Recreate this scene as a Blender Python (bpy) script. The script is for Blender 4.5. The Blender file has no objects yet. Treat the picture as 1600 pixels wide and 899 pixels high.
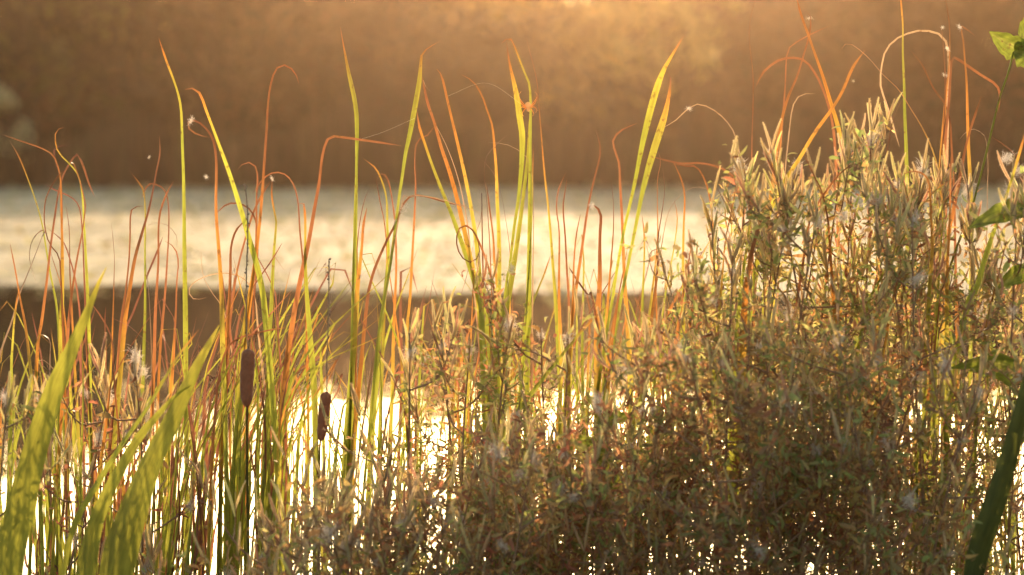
import bpy, math, random
import numpy as np
from mathutils import Vector, Matrix, Quaternion, noise as mnoise

S = bpy.context.scene
C = S.collection
R = math.radians

# ------------------------------------------------------------------ camera, sky, sun, exposure
FPX = 100.0 / 36.0 * 1600.0           # focal length in photograph pixels
CAM_Z = 1.5
PITCH = math.atan((449.5 - 240.0) / FPX)
cam_d = bpy.data.cameras.new('camera')
cam_d.lens = 100.0; cam_d.sensor_width = 36.0
cam_d.clip_start = 0.05; cam_d.clip_end = 3000.0
cam_d.dof.use_dof = True; cam_d.dof.focus_distance = 6.95; cam_d.dof.aperture_fstop = 3.1
cam = bpy.data.objects.new('camera', cam_d); C.objects.link(cam)
cam.location = (0, 0, CAM_Z); cam.rotation_euler = (R(90) - PITCH, 0, 0)
S.camera = cam

SUN_EL, SUN_AZ = R(9.4), R(1.8)      # straight ahead, a little to the right, behind the far wood
world = bpy.data.worlds.new('World'); S.world = world; world.use_nodes = True
wn = world.node_tree.nodes; wl = world.node_tree.links
sky = wn.new('ShaderNodeTexSky'); sky.sky_type = 'NISHITA'; sky.sun_disc = False
sky.sun_elevation = SUN_EL; sky.sun_rotation = SUN_AZ
sky.air_density = 1.0; sky.dust_density = 3.6; sky.ozone_density = 1.0
wn['Background'].inputs['Strength'].default_value = 0.15
wl.new(sky.outputs[0], wn['Background'].inputs['Color'])
sun_d = bpy.data.lights.new('sun', 'SUN'); sun_d.energy = 3.2; sun_d.angle = R(0.5)
sun_d.color = (1.0, 0.67, 0.38)
sun = bpy.data.objects.new('sun', sun_d); C.objects.link(sun)
sdir = Vector((math.sin(SUN_AZ) * math.cos(SUN_EL), math.cos(SUN_AZ) * math.cos(SUN_EL), math.sin(SUN_EL)))
sun.rotation_euler = sdir.to_track_quat('Z', 'Y').to_euler(); sun.location = sdir * 60
vs = S.view_settings
vs.view_transform = 'Standard'; vs.look = 'None'; vs.gamma = 1.0; vs.use_curve_mapping = False
vs.exposure = 1.18
cy = S.cycles
cy.use_denoising = True
cy.max_bounces = 7; cy.diffuse_bounces = 4; cy.glossy_bounces = 3; cy.transmission_bounces = 4
cy.volume_bounces = 0; cy.transparent_max_bounces = 8; cy.sample_clamp_indirect = 6.0
cy.use_adaptive_sampling = True; cy.adaptive_threshold = 0.02

# ------------------------------------------------------------------ helpers
_cp, _sp = math.cos(PITCH), math.sin(PITCH)
def at(x, y, Y):
    """world point seen at photograph pixel x, y standing Y metres out"""
    a = (x - 800.0) / FPX; b = -(y - 449.5) / FPX
    d = Vector((a, _cp + b * _sp, -_sp + b * _cp))
    return Vector((0, 0, CAM_Z)) + d * (Y / d.y)
PXM = 6.95 / FPX                     # metres per pixel at the stand

def tag(o, label=None, cat=None, group=None, kind=None):
    if label: o['label'] = label
    if cat: o['category'] = cat
    if group: o['group'] = group
    if kind: o['kind'] = kind
    return o
def empty(name, loc):
    o = bpy.data.objects.new(name, None); C.objects.link(o); o.location = loc
    o.empty_display_size = 0.05
    return o
def mesh_data(name, V, F, mat=None, cols=None, uvs=None, smooth=True, mat2=None, from2=0):
    me = bpy.data.meshes.new(name)
    me.from_pydata([tuple(v) for v in V], [], F)
    if smooth: me.polygons.foreach_set('use_smooth', [True] * len(me.polygons))
    if cols is not None:
        a = me.color_attributes.new('tint', 'FLOAT_COLOR', 'POINT')
        c = np.ones((len(V), 4), np.float32); c[:, :3] = np.asarray(cols, np.float32)
        a.data.foreach_set('color', c.ravel())
    if uvs is not None:
        u = me.uv_layers.new(name='UVMap')
        li = np.zeros(len(me.loops), np.int32); me.loops.foreach_get('vertex_index', li)
        u.data.foreach_set('uv', np.asarray(uvs, np.float32)[li].ravel())
    if mat: me.materials.append(mat)
    if mat2:
        me.materials.append(mat2)
        me.polygons.foreach_set('material_index', [0] * from2 + [1] * (len(F) - from2))
    me.update()
    return me
def obj(name, me, parent=None, loc=(0, 0, 0)):
    o = bpy.data.objects.new(name, me); C.objects.link(o); o.location = loc
    if parent is not None: o.parent = parent
    return o

def hairs(V, F, pts, rads, r, per, ln=.0022, wd=.00016):
    for i in range(len(pts) - 1):
        for k in range(per):
            t = r.random(); p = pts[i].lerp(pts[i + 1], t); R_ = rads[i] * (1 - t) + rads[i + 1] * t
            d = (pts[i + 1] - pts[i]).normalized(); o1 = d.orthogonal().normalized(); a = r.random() * 6.283
            n_ = o1 * math.cos(a) + d.cross(o1) * math.sin(a); q = p + n_ * R_ * .9; b = len(V)
            e = q + (n_ + d * r.uniform(-.5, .7)).normalized() * ln * r.uniform(.6, 1.3); sd = d.cross(n_) * wd + d * wd * .6
            V += [q - sd, q + sd, e]; F.append((b, b + 1, b + 2))

# ------------------------------------------------------------------ materials
def new_mat(name):
    m = bpy.data.materials.new(name); m.use_nodes = True
    nt = m.node_tree; nt.nodes.clear()
    out = nt.nodes.new('ShaderNodeOutputMaterial')
    return m, nt, out
def N(nt, t, **kw):
    n = nt.nodes.new(t)
    for k, v in kw.items():
        if k in n.inputs.keys(): n.inputs[k].default_value = v
        else: setattr(n, k, v)
    return n
def leaf_material(name, trans=0.55, rough=0.42, spec=0.4, sheen=0.0, veins=True, freckles=True, tcol=(1, 1, 1), objrand=0.0):
    """thin leaf: a waxy front and light that comes through from behind; colour from the 'tint' attribute"""
    m, nt, out = new_mat(name); L = nt.links
    at_ = N(nt, 'ShaderNodeAttribute', attribute_name='tint')
    col = at_.outputs['Color']
    geo = N(nt, 'ShaderNodeTexCoord')
    n1 = N(nt, 'ShaderNodeTexNoise', Scale=30.0, Detail=4.0)
    L.new(geo.outputs['Object'], n1.inputs['Vector'])
    mr = N(nt, 'ShaderNodeMapRange'); mr.inputs['To Min'].default_value = 0.62; mr.inputs['To Max'].default_value = 1.3
    L.new(n1.outputs['Fac'], mr.inputs['Value'])
    fac = mr.outputs[0]
    if veins:
        mp = N(nt, 'ShaderNodeMapping'); mp.inputs['Scale'].default_value = (9.0, 1.2, 1.0)
        L.new(geo.outputs['UV'], mp.inputs['Vector'])
        n2 = N(nt, 'ShaderNodeTexNoise', Scale=1.6, Detail=3.0)
        L.new(mp.outputs[0], n2.inputs['Vector'])
        m2 = N(nt, 'ShaderNodeMapRange'); m2.inputs['From Min'].default_value = 0.3; m2.inputs['From Max'].default_value = 0.7
        m2.inputs['To Min'].default_value = 0.72; m2.inputs['To Max'].default_value = 1.22
        L.new(n2.outputs['Fac'], m2.inputs['Value'])
        mu = N(nt, 'ShaderNodeMath', operation='MULTIPLY'); L.new(fac, mu.inputs[0]); L.new(m2.outputs[0], mu.inputs[1]); fac = mu.outputs[0]
    if objrand:
        oi = N(nt, 'ShaderNodeObjectInfo')
        m3 = N(nt, 'ShaderNodeMapRange'); m3.inputs['To Min'].default_value = 1 - objrand; m3.inputs['To Max'].default_value = 1 + objrand
        L.new(oi.outputs['Random'], m3.inputs['Value'])
        mu = N(nt, 'ShaderNodeMath', operation='MULTIPLY'); L.new(fac, mu.inputs[0]); L.new(m3.outputs[0], mu.inputs[1]); fac = mu.outputs[0]
        hs = N(nt, 'ShaderNodeHueSaturation'); m4 = N(nt, 'ShaderNodeMapRange')
        m4.inputs['To Min'].default_value = 0.455; m4.inputs['To Max'].default_value = 0.515
        pr = N(nt, 'ShaderNodeMath', operation='FRACT'); pm = N(nt, 'ShaderNodeMath', operation='MULTIPLY'); pm.inputs[1].default_value = 7.31
        L.new(oi.outputs['Random'], pm.inputs[0]); L.new(pm.outputs[0], pr.inputs[0]); L.new(pr.outputs[0], m4.inputs['Value'])
        L.new(m4.outputs[0], hs.inputs['Hue']); L.new(col, hs.inputs['Color']); col = hs.outputs[0]
    if veins and freckles:
        n5 = N(nt, 'ShaderNodeTexNoise', Scale=75.0, Detail=3.0); L.new(geo.outputs['Object'], n5.inputs['Vector'])
        m5 = N(nt, 'ShaderNodeMapRange'); m5.inputs['From Min'].default_value = 0.60; m5.inputs['From Max'].default_value = 0.70; m5.inputs['To Max'].default_value = 0.75
        L.new(n5.outputs['Fac'], m5.inputs['Value'])
        fx = N(nt, 'ShaderNodeMix', data_type='RGBA'); L.new(m5.outputs[0], fx.inputs[0]); L.new(col, fx.inputs[6]); fx.inputs[7].default_value = (0.20, 0.10, 0.035, 1); col = fx.outputs[2]
    mx = N(nt, 'ShaderNodeMix', data_type='RGBA', blend_type='MULTIPLY'); mx.inputs[0].default_value = 1.0
    L.new(col, mx.inputs[6]); L.new(fac, mx.inputs[7])
    base = mx.outputs[2]
    pb = N(nt, 'ShaderNodeBsdfPrincipled', Roughness=rough)
    pb.inputs['Specular IOR Level'].default_value = spec
    if sheen:
        pb.inputs['Sheen Weight'].default_value = sheen; pb.inputs['Sheen Roughness'].default_value = 0.3
        pb.inputs['Sheen Tint'].default_value = (1.0, 0.93, 0.82, 1)
    L.new(base, pb.inputs['Base Color'])
    tm = N(nt, 'ShaderNodeMix', data_type='RGBA', blend_type='MULTIPLY'); tm.inputs[0].default_value = 1.0
    L.new(base, tm.inputs[6]); tm.inputs[7].default_value = (*tcol, 1)
    tr = N(nt, 'ShaderNodeBsdfTranslucent'); L.new(tm.outputs[2], tr.inputs['Color'])
    ms = N(nt, 'ShaderNodeMixShader'); ms.inputs[0].default_value = trans
    L.new(pb.outputs[0], ms.inputs[1]); L.new(tr.outputs[0], ms.inputs[2])
    L.new(ms.outputs[0], out.inputs['Surface'])
    return m
def plain(name, col, rough=0.7, spec=0.3, sheen=0.0, noise=0.25, scale=20.0, bump=0.0):
    m, nt, out = new_mat(name); L = nt.links
    tc = N(nt, 'ShaderNodeTexCoord'); n1 = N(nt, 'ShaderNodeTexNoise', Scale=scale, Detail=5.0)
    L.new(tc.outputs['Object'], n1.inputs['Vector'])
    mx = N(nt, 'ShaderNodeMix', data_type='RGBA')
    mx.inputs[6].default_value = (*[c * (1 - noise) for c in col], 1); mx.inputs[7].default_value = (*[min(1, c * (1 + noise)) for c in col], 1)
    L.new(n1.outputs['Fac'], mx.inputs[0])
    pb = N(nt, 'ShaderNodeBsdfPrincipled', Roughness=rough); pb.inputs['Specular IOR Level'].default_value = spec
    if sheen:
        pb.inputs['Sheen Weight'].default_value = sheen; pb.inputs['Sheen Roughness'].default_value = 0.35
        pb.inputs['Sheen Tint'].default_value = (1, 0.9, 0.75, 1)
    L.new(mx.outputs[2], pb.inputs['Base Color'])
    if bump:
        bp = N(nt, 'ShaderNodeBump', Strength=bump, Distance=0.004); L.new(n1.outputs['Fac'], bp.inputs['Height']); L.new(bp.outputs[0], pb.inputs['Normal'])
    L.new(pb.outputs[0], out.inputs['Surface'])
    return m

M = {}
M['blade'] = leaf_material('cattail_leaf', trans=0.62, rough=0.38, spec=0.45)
M['sword'] = leaf_material('sword_leaf', trans=0.6, rough=0.36, spec=0.5, freckles=False)
M['herb'] = leaf_material('willowherb_leaf', trans=0.68, rough=0.5, spec=0.35, sheen=0.0, veins=False, objrand=0.3)
M['broad'] = leaf_material('broad_leaf', trans=0.55, rough=0.4, spec=0.4, veins=True)
M['crown'] = leaf_material('tree_leaf', trans=0.45, rough=0.55, spec=0.2, veins=False)
M['pod'] = leaf_material('hairy_pod', trans=0.75, rough=0.6, spec=0.2, sheen=0.0, veins=False, objrand=0.25)
M['stem'] = plain('herb_stem', (0.33, 0.17, 0.08), 0.6, 0.3, sheen=0.2, noise=0.35, scale=40)
M['head'] = plain('cattail_velvet', (0.44, 0.15, 0.065), 0.9, 0.1, sheen=0.6, noise=0.35, scale=160, bump=0.8)
M['spike'] = plain('withered_spike', (0.42, 0.28, 0.16), 0.8, 0.2, noise=0.3, scale=90)
M['fuzz'] = leaf_material('cattail_fuzz', trans=0.6, rough=0.8, spec=0.1, veins=False)
M['bark'] = plain('bark', (0.07, 0.05, 0.035), 0.9, 0.15, noise=0.4, scale=3)
m, nt, out = new_mat('seed_fluff')
d1 = N(nt, 'ShaderNodeBsdfDiffuse', Color=(0.85, 0.74, 0.58, 1)); d2 = N(nt, 'ShaderNodeBsdfTranslucent', Color=(0.9, 0.84, 0.76, 1))
mm = N(nt, 'ShaderNodeMixShader'); mm.inputs[0].default_value = 0.6
nt.links.new(d1.outputs[0], mm.inputs[1]); nt.links.new(d2.outputs[0], mm.inputs[2]); nt.links.new(mm.outputs[0], out.inputs['Surface'])
M['fluff'] = m
m, nt, out = new_mat('plant_hair')
d1 = N(nt, 'ShaderNodeBsdfDiffuse', Color=(0.70, 0.54, 0.32, 1)); d2 = N(nt, 'ShaderNodeBsdfTranslucent', Color=(0.95, 0.76, 0.44, 1))
mm = N(nt, 'ShaderNodeMixShader'); mm.inputs[0].default_value = 0.7
nt.links.new(d1.outputs[0], mm.inputs[1]); nt.links.new(d2.outputs[0], mm.inputs[2]); nt.links.new(mm.outputs[0], out.inputs['Surface'])
M['hair'] = m

# ground: damp mud and litter
M['mud'] = plain('damp_mud', (0.075, 0.055, 0.035), 0.85, 0.25, noise=0.5, scale=2.5)
# water: murky pond, light ripples
m, nt, out = new_mat('pond_water'); L = nt.links
tc = N(nt, 'ShaderNodeTexCoord')
mp = N(nt, 'ShaderNodeMapping'); mp.inputs['Scale'].default_value = (1.0, 0.6, 1.0); L.new(tc.outputs['Object'], mp.inputs['Vector'])
n1 = N(nt, 'ShaderNodeTexNoise', Scale=2.2, Detail=3.0); L.new(mp.outputs[0], n1.inputs['Vector'])
bp = N(nt, 'ShaderNodeBump', Strength=0.11, Distance=0.02); L.new(n1.outputs['Fac'], bp.inputs['Height'])
pb = N(nt, 'ShaderNodeBsdfPrincipled', Roughness=0.02, IOR=1.33); pb.inputs['Base Color'].default_value = (0.03, 0.026, 0.016, 1)
L.new(bp.outputs[0], pb.inputs['Normal']); L.new(pb.outputs[0], out.inputs['Surface'])
M['water'] = m
# floating duckweed and pondweed
m, nt, out = new_mat('floating_weed'); L = nt.links
tc = N(nt, 'ShaderNodeTexCoord')
mp = N(nt, 'ShaderNodeMapping'); mp.inputs['Scale'].default_value = (0.45, 0.13, 1.0); L.new(tc.outputs['Object'], mp.inputs['Vector'])
n1 = N(nt, 'ShaderNodeTexNoise', Scale=1.0, Detail=6.0, Roughness=0.62); L.new(mp.outputs[0], n1.inputs['Vector'])
n2 = N(nt, 'ShaderNodeTexNoise', Scale=9.0, Detail=4.0); L.new(tc.outputs['Object'], n2.inputs['Vector'])
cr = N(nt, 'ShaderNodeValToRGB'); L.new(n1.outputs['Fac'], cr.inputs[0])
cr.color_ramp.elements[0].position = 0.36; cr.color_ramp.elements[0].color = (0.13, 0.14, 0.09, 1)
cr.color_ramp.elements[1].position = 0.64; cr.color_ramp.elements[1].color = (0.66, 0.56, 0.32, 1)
bp = N(nt, 'ShaderNodeBump', Strength=0.9, Distance=0.05); L.new(n2.outputs['Fac'], bp.inputs['Height'])
pb = N(nt, 'ShaderNodeBsdfPrincipled', Roughness=0.85); pb.inputs['Specular IOR Level'].default_value = 0.25
L.new(cr.outputs[0], pb.inputs['Base Color']); L.new(bp.outputs[0], pb.inputs['Normal']); L.new(pb.outputs[0], out.inputs['Surface'])
M['weed'] = m

# ------------------------------------------------------------------ the setting
def far_shore(x): return 124.0 + 2.0 * math.sin(x * 0.11) + 1.2 * math.sin(x * 0.31 + 1)
def ground_z(x, y):
    near = 9.0 + 0.4 * math.sin(x * 0.9) + 0.25 * math.sin(x * 2.3 + 1)
    fs = far_shore(x)
    if y < near: return min(0.03 + 0.02 * math.sin(x * 3 + y * 2), 0.02 + (near - y) * 0.25)
    if y > fs: return min(1.2, (y - fs) * 0.25) - 0.05 + 0.15 * math.sin(x * 0.4)
    return max(-0.9, -0.05 - 0.3 * min(y - near, fs - y))
xs = np.concatenate([np.linspace(-420, -45, 16), np.linspace(-42, 42, 85), np.linspace(45, 420, 16)])
ys = np.concatenate([np.linspace(-60, 2, 6), np.linspace(3, 12, 37), np.linspace(14, 118, 20), np.linspace(119, 135, 17), np.linspace(150, 520, 12)])
V = [(x, y, ground_z(x, y)) for y in ys for x in xs]
nx = len(xs)
F = [(j * nx + i, j * nx + i + 1, (j + 1) * nx + i + 1, (j + 1) * nx + i) for j in range(len(ys) - 1) for i in range(nx - 1)]
tag(obj('ground', mesh_data('ground', V, F, M['mud'])), kind='structure')
V = [(x, y, 0.0) for y in (8.2, 40, 80, 131) for x in (-300, -100, 0, 100, 300)]
F = [(j * 5 + i, j * 5 + i + 1, (j + 1) * 5 + i + 1, (j + 1) * 5 + i) for j in range(3) for i in range(4)]
tag(obj('pond_water', mesh_data('pond_water', V, F, M['water'])), kind='structure')

# floating weed: a mat with a ragged near edge and small tilted leaves standing out of it
def weed_edge(x):
    return 30.5 - 0.36 * x * (1 if x < 0 else 0.15) + 0.35 * math.sin(x * 1.3) + 0.25 * math.sin(x * 3.1 + 2) + 0.15 * math.sin(x * 7.7)
rng = np.random.default_rng(5)
V = []; F = []
wx = np.concatenate([np.linspace(-120, -17, 20), np.linspace(-16, 16, 161), np.linspace(17, 120, 20)])
wt = np.concatenate([np.linspace(0, 0.2, 12), np.linspace(0.24, 1, 20)])
for t in wt:
    for x in wx:
        e = weed_edge(x) if abs(x) < 17 else weed_edge(17 * np.sign(x)) + (0 if x > 0 else 0)
        y = e + (126.5 - e) * t
        V.append((x * (0.35 + 0.65 * min(1, 0.3 + t)) if abs(x) > 17 else x, y, 0.006 + 0.004 * math.sin(x * 5) * math.sin(y * 4)))
nx = len(wx)
F = [(j * nx + i, j * nx + i + 1, (j + 1) * nx + i + 1, (j + 1) * nx + i) for j in range(len(wt) - 1) for i in range(nx - 1)]
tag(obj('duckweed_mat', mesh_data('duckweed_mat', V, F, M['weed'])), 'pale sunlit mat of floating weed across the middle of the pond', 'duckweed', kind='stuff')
n = 14000
y = 27.5 + 96 * rng.random(n) ** 1.7; x = (rng.random(n) * 2 - 1) * (3.0 + y * 0.21)
V = []; F = []; K = []
for i in range(n):
    if y[i] < weed_edge(x[i]) + (0.1 if mnoise.noise(Vector((x[i] * .9, y[i] * .5, 0))) < .12 else -1.6): continue
    r = (0.02 + 0.05 * rng.random()) * (0.5 + y[i] / 60)
    a = rng.random() * 6.28; ti = rng.normal(0, 0.35); tj = rng.normal(0, 0.35)
    ux = Vector((math.cos(a), math.sin(a), ti)) * r; uy = Vector((-math.sin(a), math.cos(a), tj)) * r * 0.7
    c = Vector((x[i], y[i], 0.02 + r * (abs(ti) + abs(tj) * .7)))
    b = len(V)
    V += [c - ux, c - uy, c + ux, c + uy]; F.append((b, b + 1, b + 2, b + 3))
    g = 0.7 + 0.5 * rng.random(); cc = (0.52 * g, 0.47 * g, 0.22 * g) if rng.random() < 0.75 else (0.64 * g, 0.48 * g, 0.28 * g)
    K += [cc] * 4
tag(obj('pondweed_leaves', mesh_data('pondweed_leaves', V, F, M['crown'], cols=K, smooth=False)), 'small floating pondweed leaves catching light on the pale weed mat', 'pondweed', kind='stuff')

# ------------------------------------------------------------------ far wood
def tube(V, F, pts, rads, n=6, K=None, col=None):
    b0 = len(V); up = Vector((0.31, 0.2, 0.93))
    for i, p in enumerate(pts):
        d = (pts[min(i + 1, len(pts) - 1)] - pts[max(i - 1, 0)]).normalized()
        a = d.cross(up); 
        if a.length < 1e-3: a = d.cross(Vector((1, 0, 0)))
        a.normalize(); b = d.cross(a)
        for k in range(n):
            th = 2 * math.pi * k / n
            V.append(p + (a * math.cos(th) + b * math.sin(th)) * rads[i])
            if K is not None: K.append(col)
    for i in range(len(pts) - 1):
        for k in range(n):
            F.append((b0 + i * n + k, b0 + i * n + (k + 1) % n, b0 + (i + 1) * n + (k + 1) % n, b0 + (i + 1) * n + k))
    F.append(tuple(b0 + (len(pts) - 1) * n + k for k in range(n)))
def crown_geo(V, F, K, base, h, rad, col, nleaf, r, low=0.12, size=0.34):
    ncl = max(8, int(nleaf / 26))
    for c in range(ncl):
        t = low + (1 - low) * r.random() ** 0.85
        prof = math.sin(math.pi * min(1, 0.12 + 0.8 * t)) ** 0.7
        a = r.random() * 6.283; q = rad * prof * math.sqrt(r.random())
        cc = base + Vector((math.cos(a) * q, math.sin(a) * q, h * t))
        g = 0.6 + 0.8 * r.random(); cr_ = rad * (0.22 + 0.2 * r.random())
        for k in range(int(nleaf / ncl)):
            v = Vector((r.gauss(0, 1), r.gauss(0, 1), r.gauss(0, .8))) * cr_ * 0.6
            s = size * (0.5 + r.random())
            u = Vector((r.gauss(0, 1), r.gauss(0, 1), r.gauss(0, 1))).normalized(); w = u.orthogonal().normalized()
            p = cc + v; b = len(V)
            V.extend([p - u * s, p - w * s * .5, p + u * s, p + w * s * .5]); F.append((b, b + 1, b + 2, b + 3))
            gg = g * (0.75 + 0.5 * r.random()); K.extend([tuple(x * gg for x in col)] * 4)
def trunk_geo(V, F, base, h, r, rad):
    lean = Vector((r.uniform(-.06, .06), r.uniform(-.06, .06), 0)) * h
    pts = [base + lean * (i / 5) ** 1.5 + Vector((r.uniform(-.1, .1), r.uniform(-.1, .1), h * 0.85 * i / 5)) for i in range(6)]
    tube(V, F, pts, [0.022 * h * (1 - 0.8 * i / 5) for i in range(6)], 7)
    for k in range(7):
        t = r.uniform(.25, .8); i = int(t * 5); p = pts[i].lerp(pts[min(5, i + 1)], t * 5 - i); a = r.random() * 6.283
        e = p + Vector((math.cos(a) * rad * .7, math.sin(a) * rad * .7, h * .14))
        tube(V, F, [p, p.lerp(e, .5) + Vector((0, 0, .15)), e], [0.009 * h, .006 * h, .002 * h], 5)
def tree(name, label, px, D, h, rad, col, nleaf, seed, low=.12, cat='tree', size=.34, group=None):
    r = random.Random(seed); p = at(px, 300, D); base = Vector((p.x, D, ground_z(p.x, D) - .05))
    root = empty(name, base); tag(root, label, cat, group)
    V = []; F = []; trunk_geo(V, F, Vector(), h, r, rad); obj('trunk', mesh_data('trunk', V, F, M['bark']), root)
    V = []; F = []; K = []; crown_geo(V, F, K, Vector(), h, rad, col, nleaf, r, low, size)
    obj('crown', mesh_data('crown', V, F, M['crown'], cols=K, smooth=False), root)
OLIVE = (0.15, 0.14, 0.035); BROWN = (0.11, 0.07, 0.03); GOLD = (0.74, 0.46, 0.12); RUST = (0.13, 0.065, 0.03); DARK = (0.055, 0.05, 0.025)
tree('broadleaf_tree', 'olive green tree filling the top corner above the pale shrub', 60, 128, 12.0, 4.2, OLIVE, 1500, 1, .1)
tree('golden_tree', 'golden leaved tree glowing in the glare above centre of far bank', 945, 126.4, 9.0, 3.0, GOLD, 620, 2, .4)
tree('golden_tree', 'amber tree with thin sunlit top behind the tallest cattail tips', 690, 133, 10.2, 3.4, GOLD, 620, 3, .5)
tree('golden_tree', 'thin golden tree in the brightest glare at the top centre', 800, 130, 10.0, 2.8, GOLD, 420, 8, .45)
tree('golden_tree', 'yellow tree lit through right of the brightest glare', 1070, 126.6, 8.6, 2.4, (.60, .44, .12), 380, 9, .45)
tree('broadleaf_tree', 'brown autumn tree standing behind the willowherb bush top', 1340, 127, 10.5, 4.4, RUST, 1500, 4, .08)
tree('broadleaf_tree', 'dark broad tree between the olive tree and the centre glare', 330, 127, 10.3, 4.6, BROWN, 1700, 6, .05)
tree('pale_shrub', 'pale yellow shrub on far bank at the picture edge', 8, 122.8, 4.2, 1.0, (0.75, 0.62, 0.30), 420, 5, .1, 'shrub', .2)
r = random.Random(77)
Vt = []; Ft = []; V = []; F = []; K = []
for row, (D, hh) in enumerate(((129, 8.0), (134, 9.4), (141, 9.8))):
    k = -46 if row == 0 else -50
    while k < 50:
        px_x = 800 + k / D * FPX
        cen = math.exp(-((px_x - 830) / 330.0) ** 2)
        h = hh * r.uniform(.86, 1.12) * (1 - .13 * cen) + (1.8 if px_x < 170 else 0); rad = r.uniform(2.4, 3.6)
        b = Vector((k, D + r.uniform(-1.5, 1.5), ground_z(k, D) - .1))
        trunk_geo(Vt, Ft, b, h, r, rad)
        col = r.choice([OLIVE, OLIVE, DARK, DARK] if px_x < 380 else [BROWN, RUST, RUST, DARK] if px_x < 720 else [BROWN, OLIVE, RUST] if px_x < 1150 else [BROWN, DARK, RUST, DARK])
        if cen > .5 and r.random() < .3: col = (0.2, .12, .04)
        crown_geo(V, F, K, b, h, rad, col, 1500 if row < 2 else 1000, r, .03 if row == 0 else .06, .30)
        k += r.uniform(2.3, 3.4)
for i in range(9000):
    x = r.uniform(-48, 48); p = Vector((x, 127.2 + r.uniform(-.8, 1.5), r.random() ** 1.2 * (4.6 + 1.2 * math.sin(x * .5)))); s_ = r.uniform(.15, .4); b = len(V)
    u = Vector((r.gauss(0, 1), r.gauss(0, .5), r.gauss(0, 1))).normalized(); w = u.cross(Vector((0, 1, 0))).normalized()
    V.extend([p - u * s_, p - w * s_ * .6, p + u * s_, p + w * s_ * .6]); F.append((b, b + 1, b + 2, b + 3)); g = r.uniform(.7, 1.2); c = r.choice([BROWN, RUST, DARK]); K.extend([tuple(q * g for q in c)] * 4)
for i in range(7000):
    x = r.uniform(-56, 56); p = Vector((x, 146 + r.uniform(-1.5, 1.5), r.random() * (7.2 + 1.0 * math.sin(x * .5)))); s_ = r.uniform(.3, .7); b = len(V)
    u = Vector((r.gauss(0, 1), r.gauss(0, .4), r.gauss(0, 1))).normalized(); w = u.cross(Vector((0, 1, 0))).normalized()
    V.extend([p - u * s_, p - w * s_ * .7, p + u * s_, p + w * s_ * .7]); F.append((b, b + 1, b + 2, b + 3)); g = r.uniform(.7, 1.2); c = r.choice([BROWN, RUST, DARK]); K.extend([tuple(q * g for q in c)] * 4)
wood = empty('woodland', (0, 130, 0)); tag(wood, 'dark brown autumn wood along the far bank', 'woodland', kind='stuff')
sh = Vector((0, 130, 0))
o = obj('trunks', mesh_data('trunks', [v - sh for v in Vt], Ft, M['bark']), wood); o['kind'] = 'stuff'
o = obj('foliage', mesh_data('foliage', [v - sh for v in V], F, M['crown'], cols=K, smooth=False), wood); o['kind'] = 'stuff'
# reed fringe on the far bank
V = []; F = []; K = []
for i in range(9000):
    x = r.uniform(-42, 42); y0 = far_shore(x) + r.uniform(-1.2, 3.0); nz = mnoise.noise(Vector((x * .22, 3, 1))); h = r.uniform(1.6, 4.2) * (0.8 + .5 * nz)
    b = Vector((x, y0, -.1)); t = b + Vector((r.gauss(0, .3), r.gauss(0, .3), h)); w = .05; k = len(V)
    V += [b + Vector((-w, 0, 0)), b + Vector((w, 0, 0)), b.lerp(t, .6) + Vector((w * .8, 0, 0)), t, b.lerp(t, .6) + Vector((-w * .8, 0, 0))]
    F.append((k, k + 1, k + 2, k + 3, k + 4)); g = r.uniform(.6, 1.2) * max(.3, 1 + 1.6 * mnoise.noise(Vector((x * .55, 7, 2)))); c = r.choice([(.16, .095, .045), (.13, .10, .04), (.18, .10, .05)])
    K += [tuple(q * g for q in c)] * 5
tag(obj('reed_bed', mesh_data('reed_bed', V, F, M['crown'], cols=K, smooth=False)), 'brown reed bed along the foot of the far wood', 'reeds', kind='stuff')

# haze: added volume over the pond, standing for warm lens glare
hx0, hx1, hy0, hy1, hz0, hz1 = -460, 460, -90, 560, -2.0, 18.0
V = [(x, y, z) for x in (hx0, hx1) for y in (hy0, hy1) for z in (hz0, hz1)]
F = [(0, 1, 3, 2), (4, 6, 7, 5), (0, 4, 5, 1), (2, 3, 7, 6), (0, 2, 6, 4), (1, 5, 7, 3)]
m, nt, out = new_mat('glare_haze')
vol = N(nt, 'ShaderNodeVolumePrincipled'); vol.inputs['Color'].default_value = (0.97, 0.70, 0.47, 1)
vol.inputs['Density'].default_value = 0.00016; vol.inputs['Anisotropy'].default_value = 0.90
nt.links.new(vol.outputs[0], out.inputs['Volume'])
tag(obj('glare_haze', mesh_data('glare_haze', V, F, m, smooth=False)), 'added warm volume over the pond standing for lens glare', 'glare_haze', kind='stuff')

# ------------------------------------------------------------------ cattails
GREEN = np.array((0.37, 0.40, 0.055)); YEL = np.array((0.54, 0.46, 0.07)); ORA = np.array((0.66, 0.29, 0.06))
RUS = np.array((0.34, 0.14, 0.06)); TAN = np.array((0.62, 0.42, 0.25)); BRN = np.array((0.24, 0.10, 0.06)); DGR = np.array((0.09, 0.10, 0.02))  # DGR: dark lower leaf, shade among crowded stems put into the colour
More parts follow.
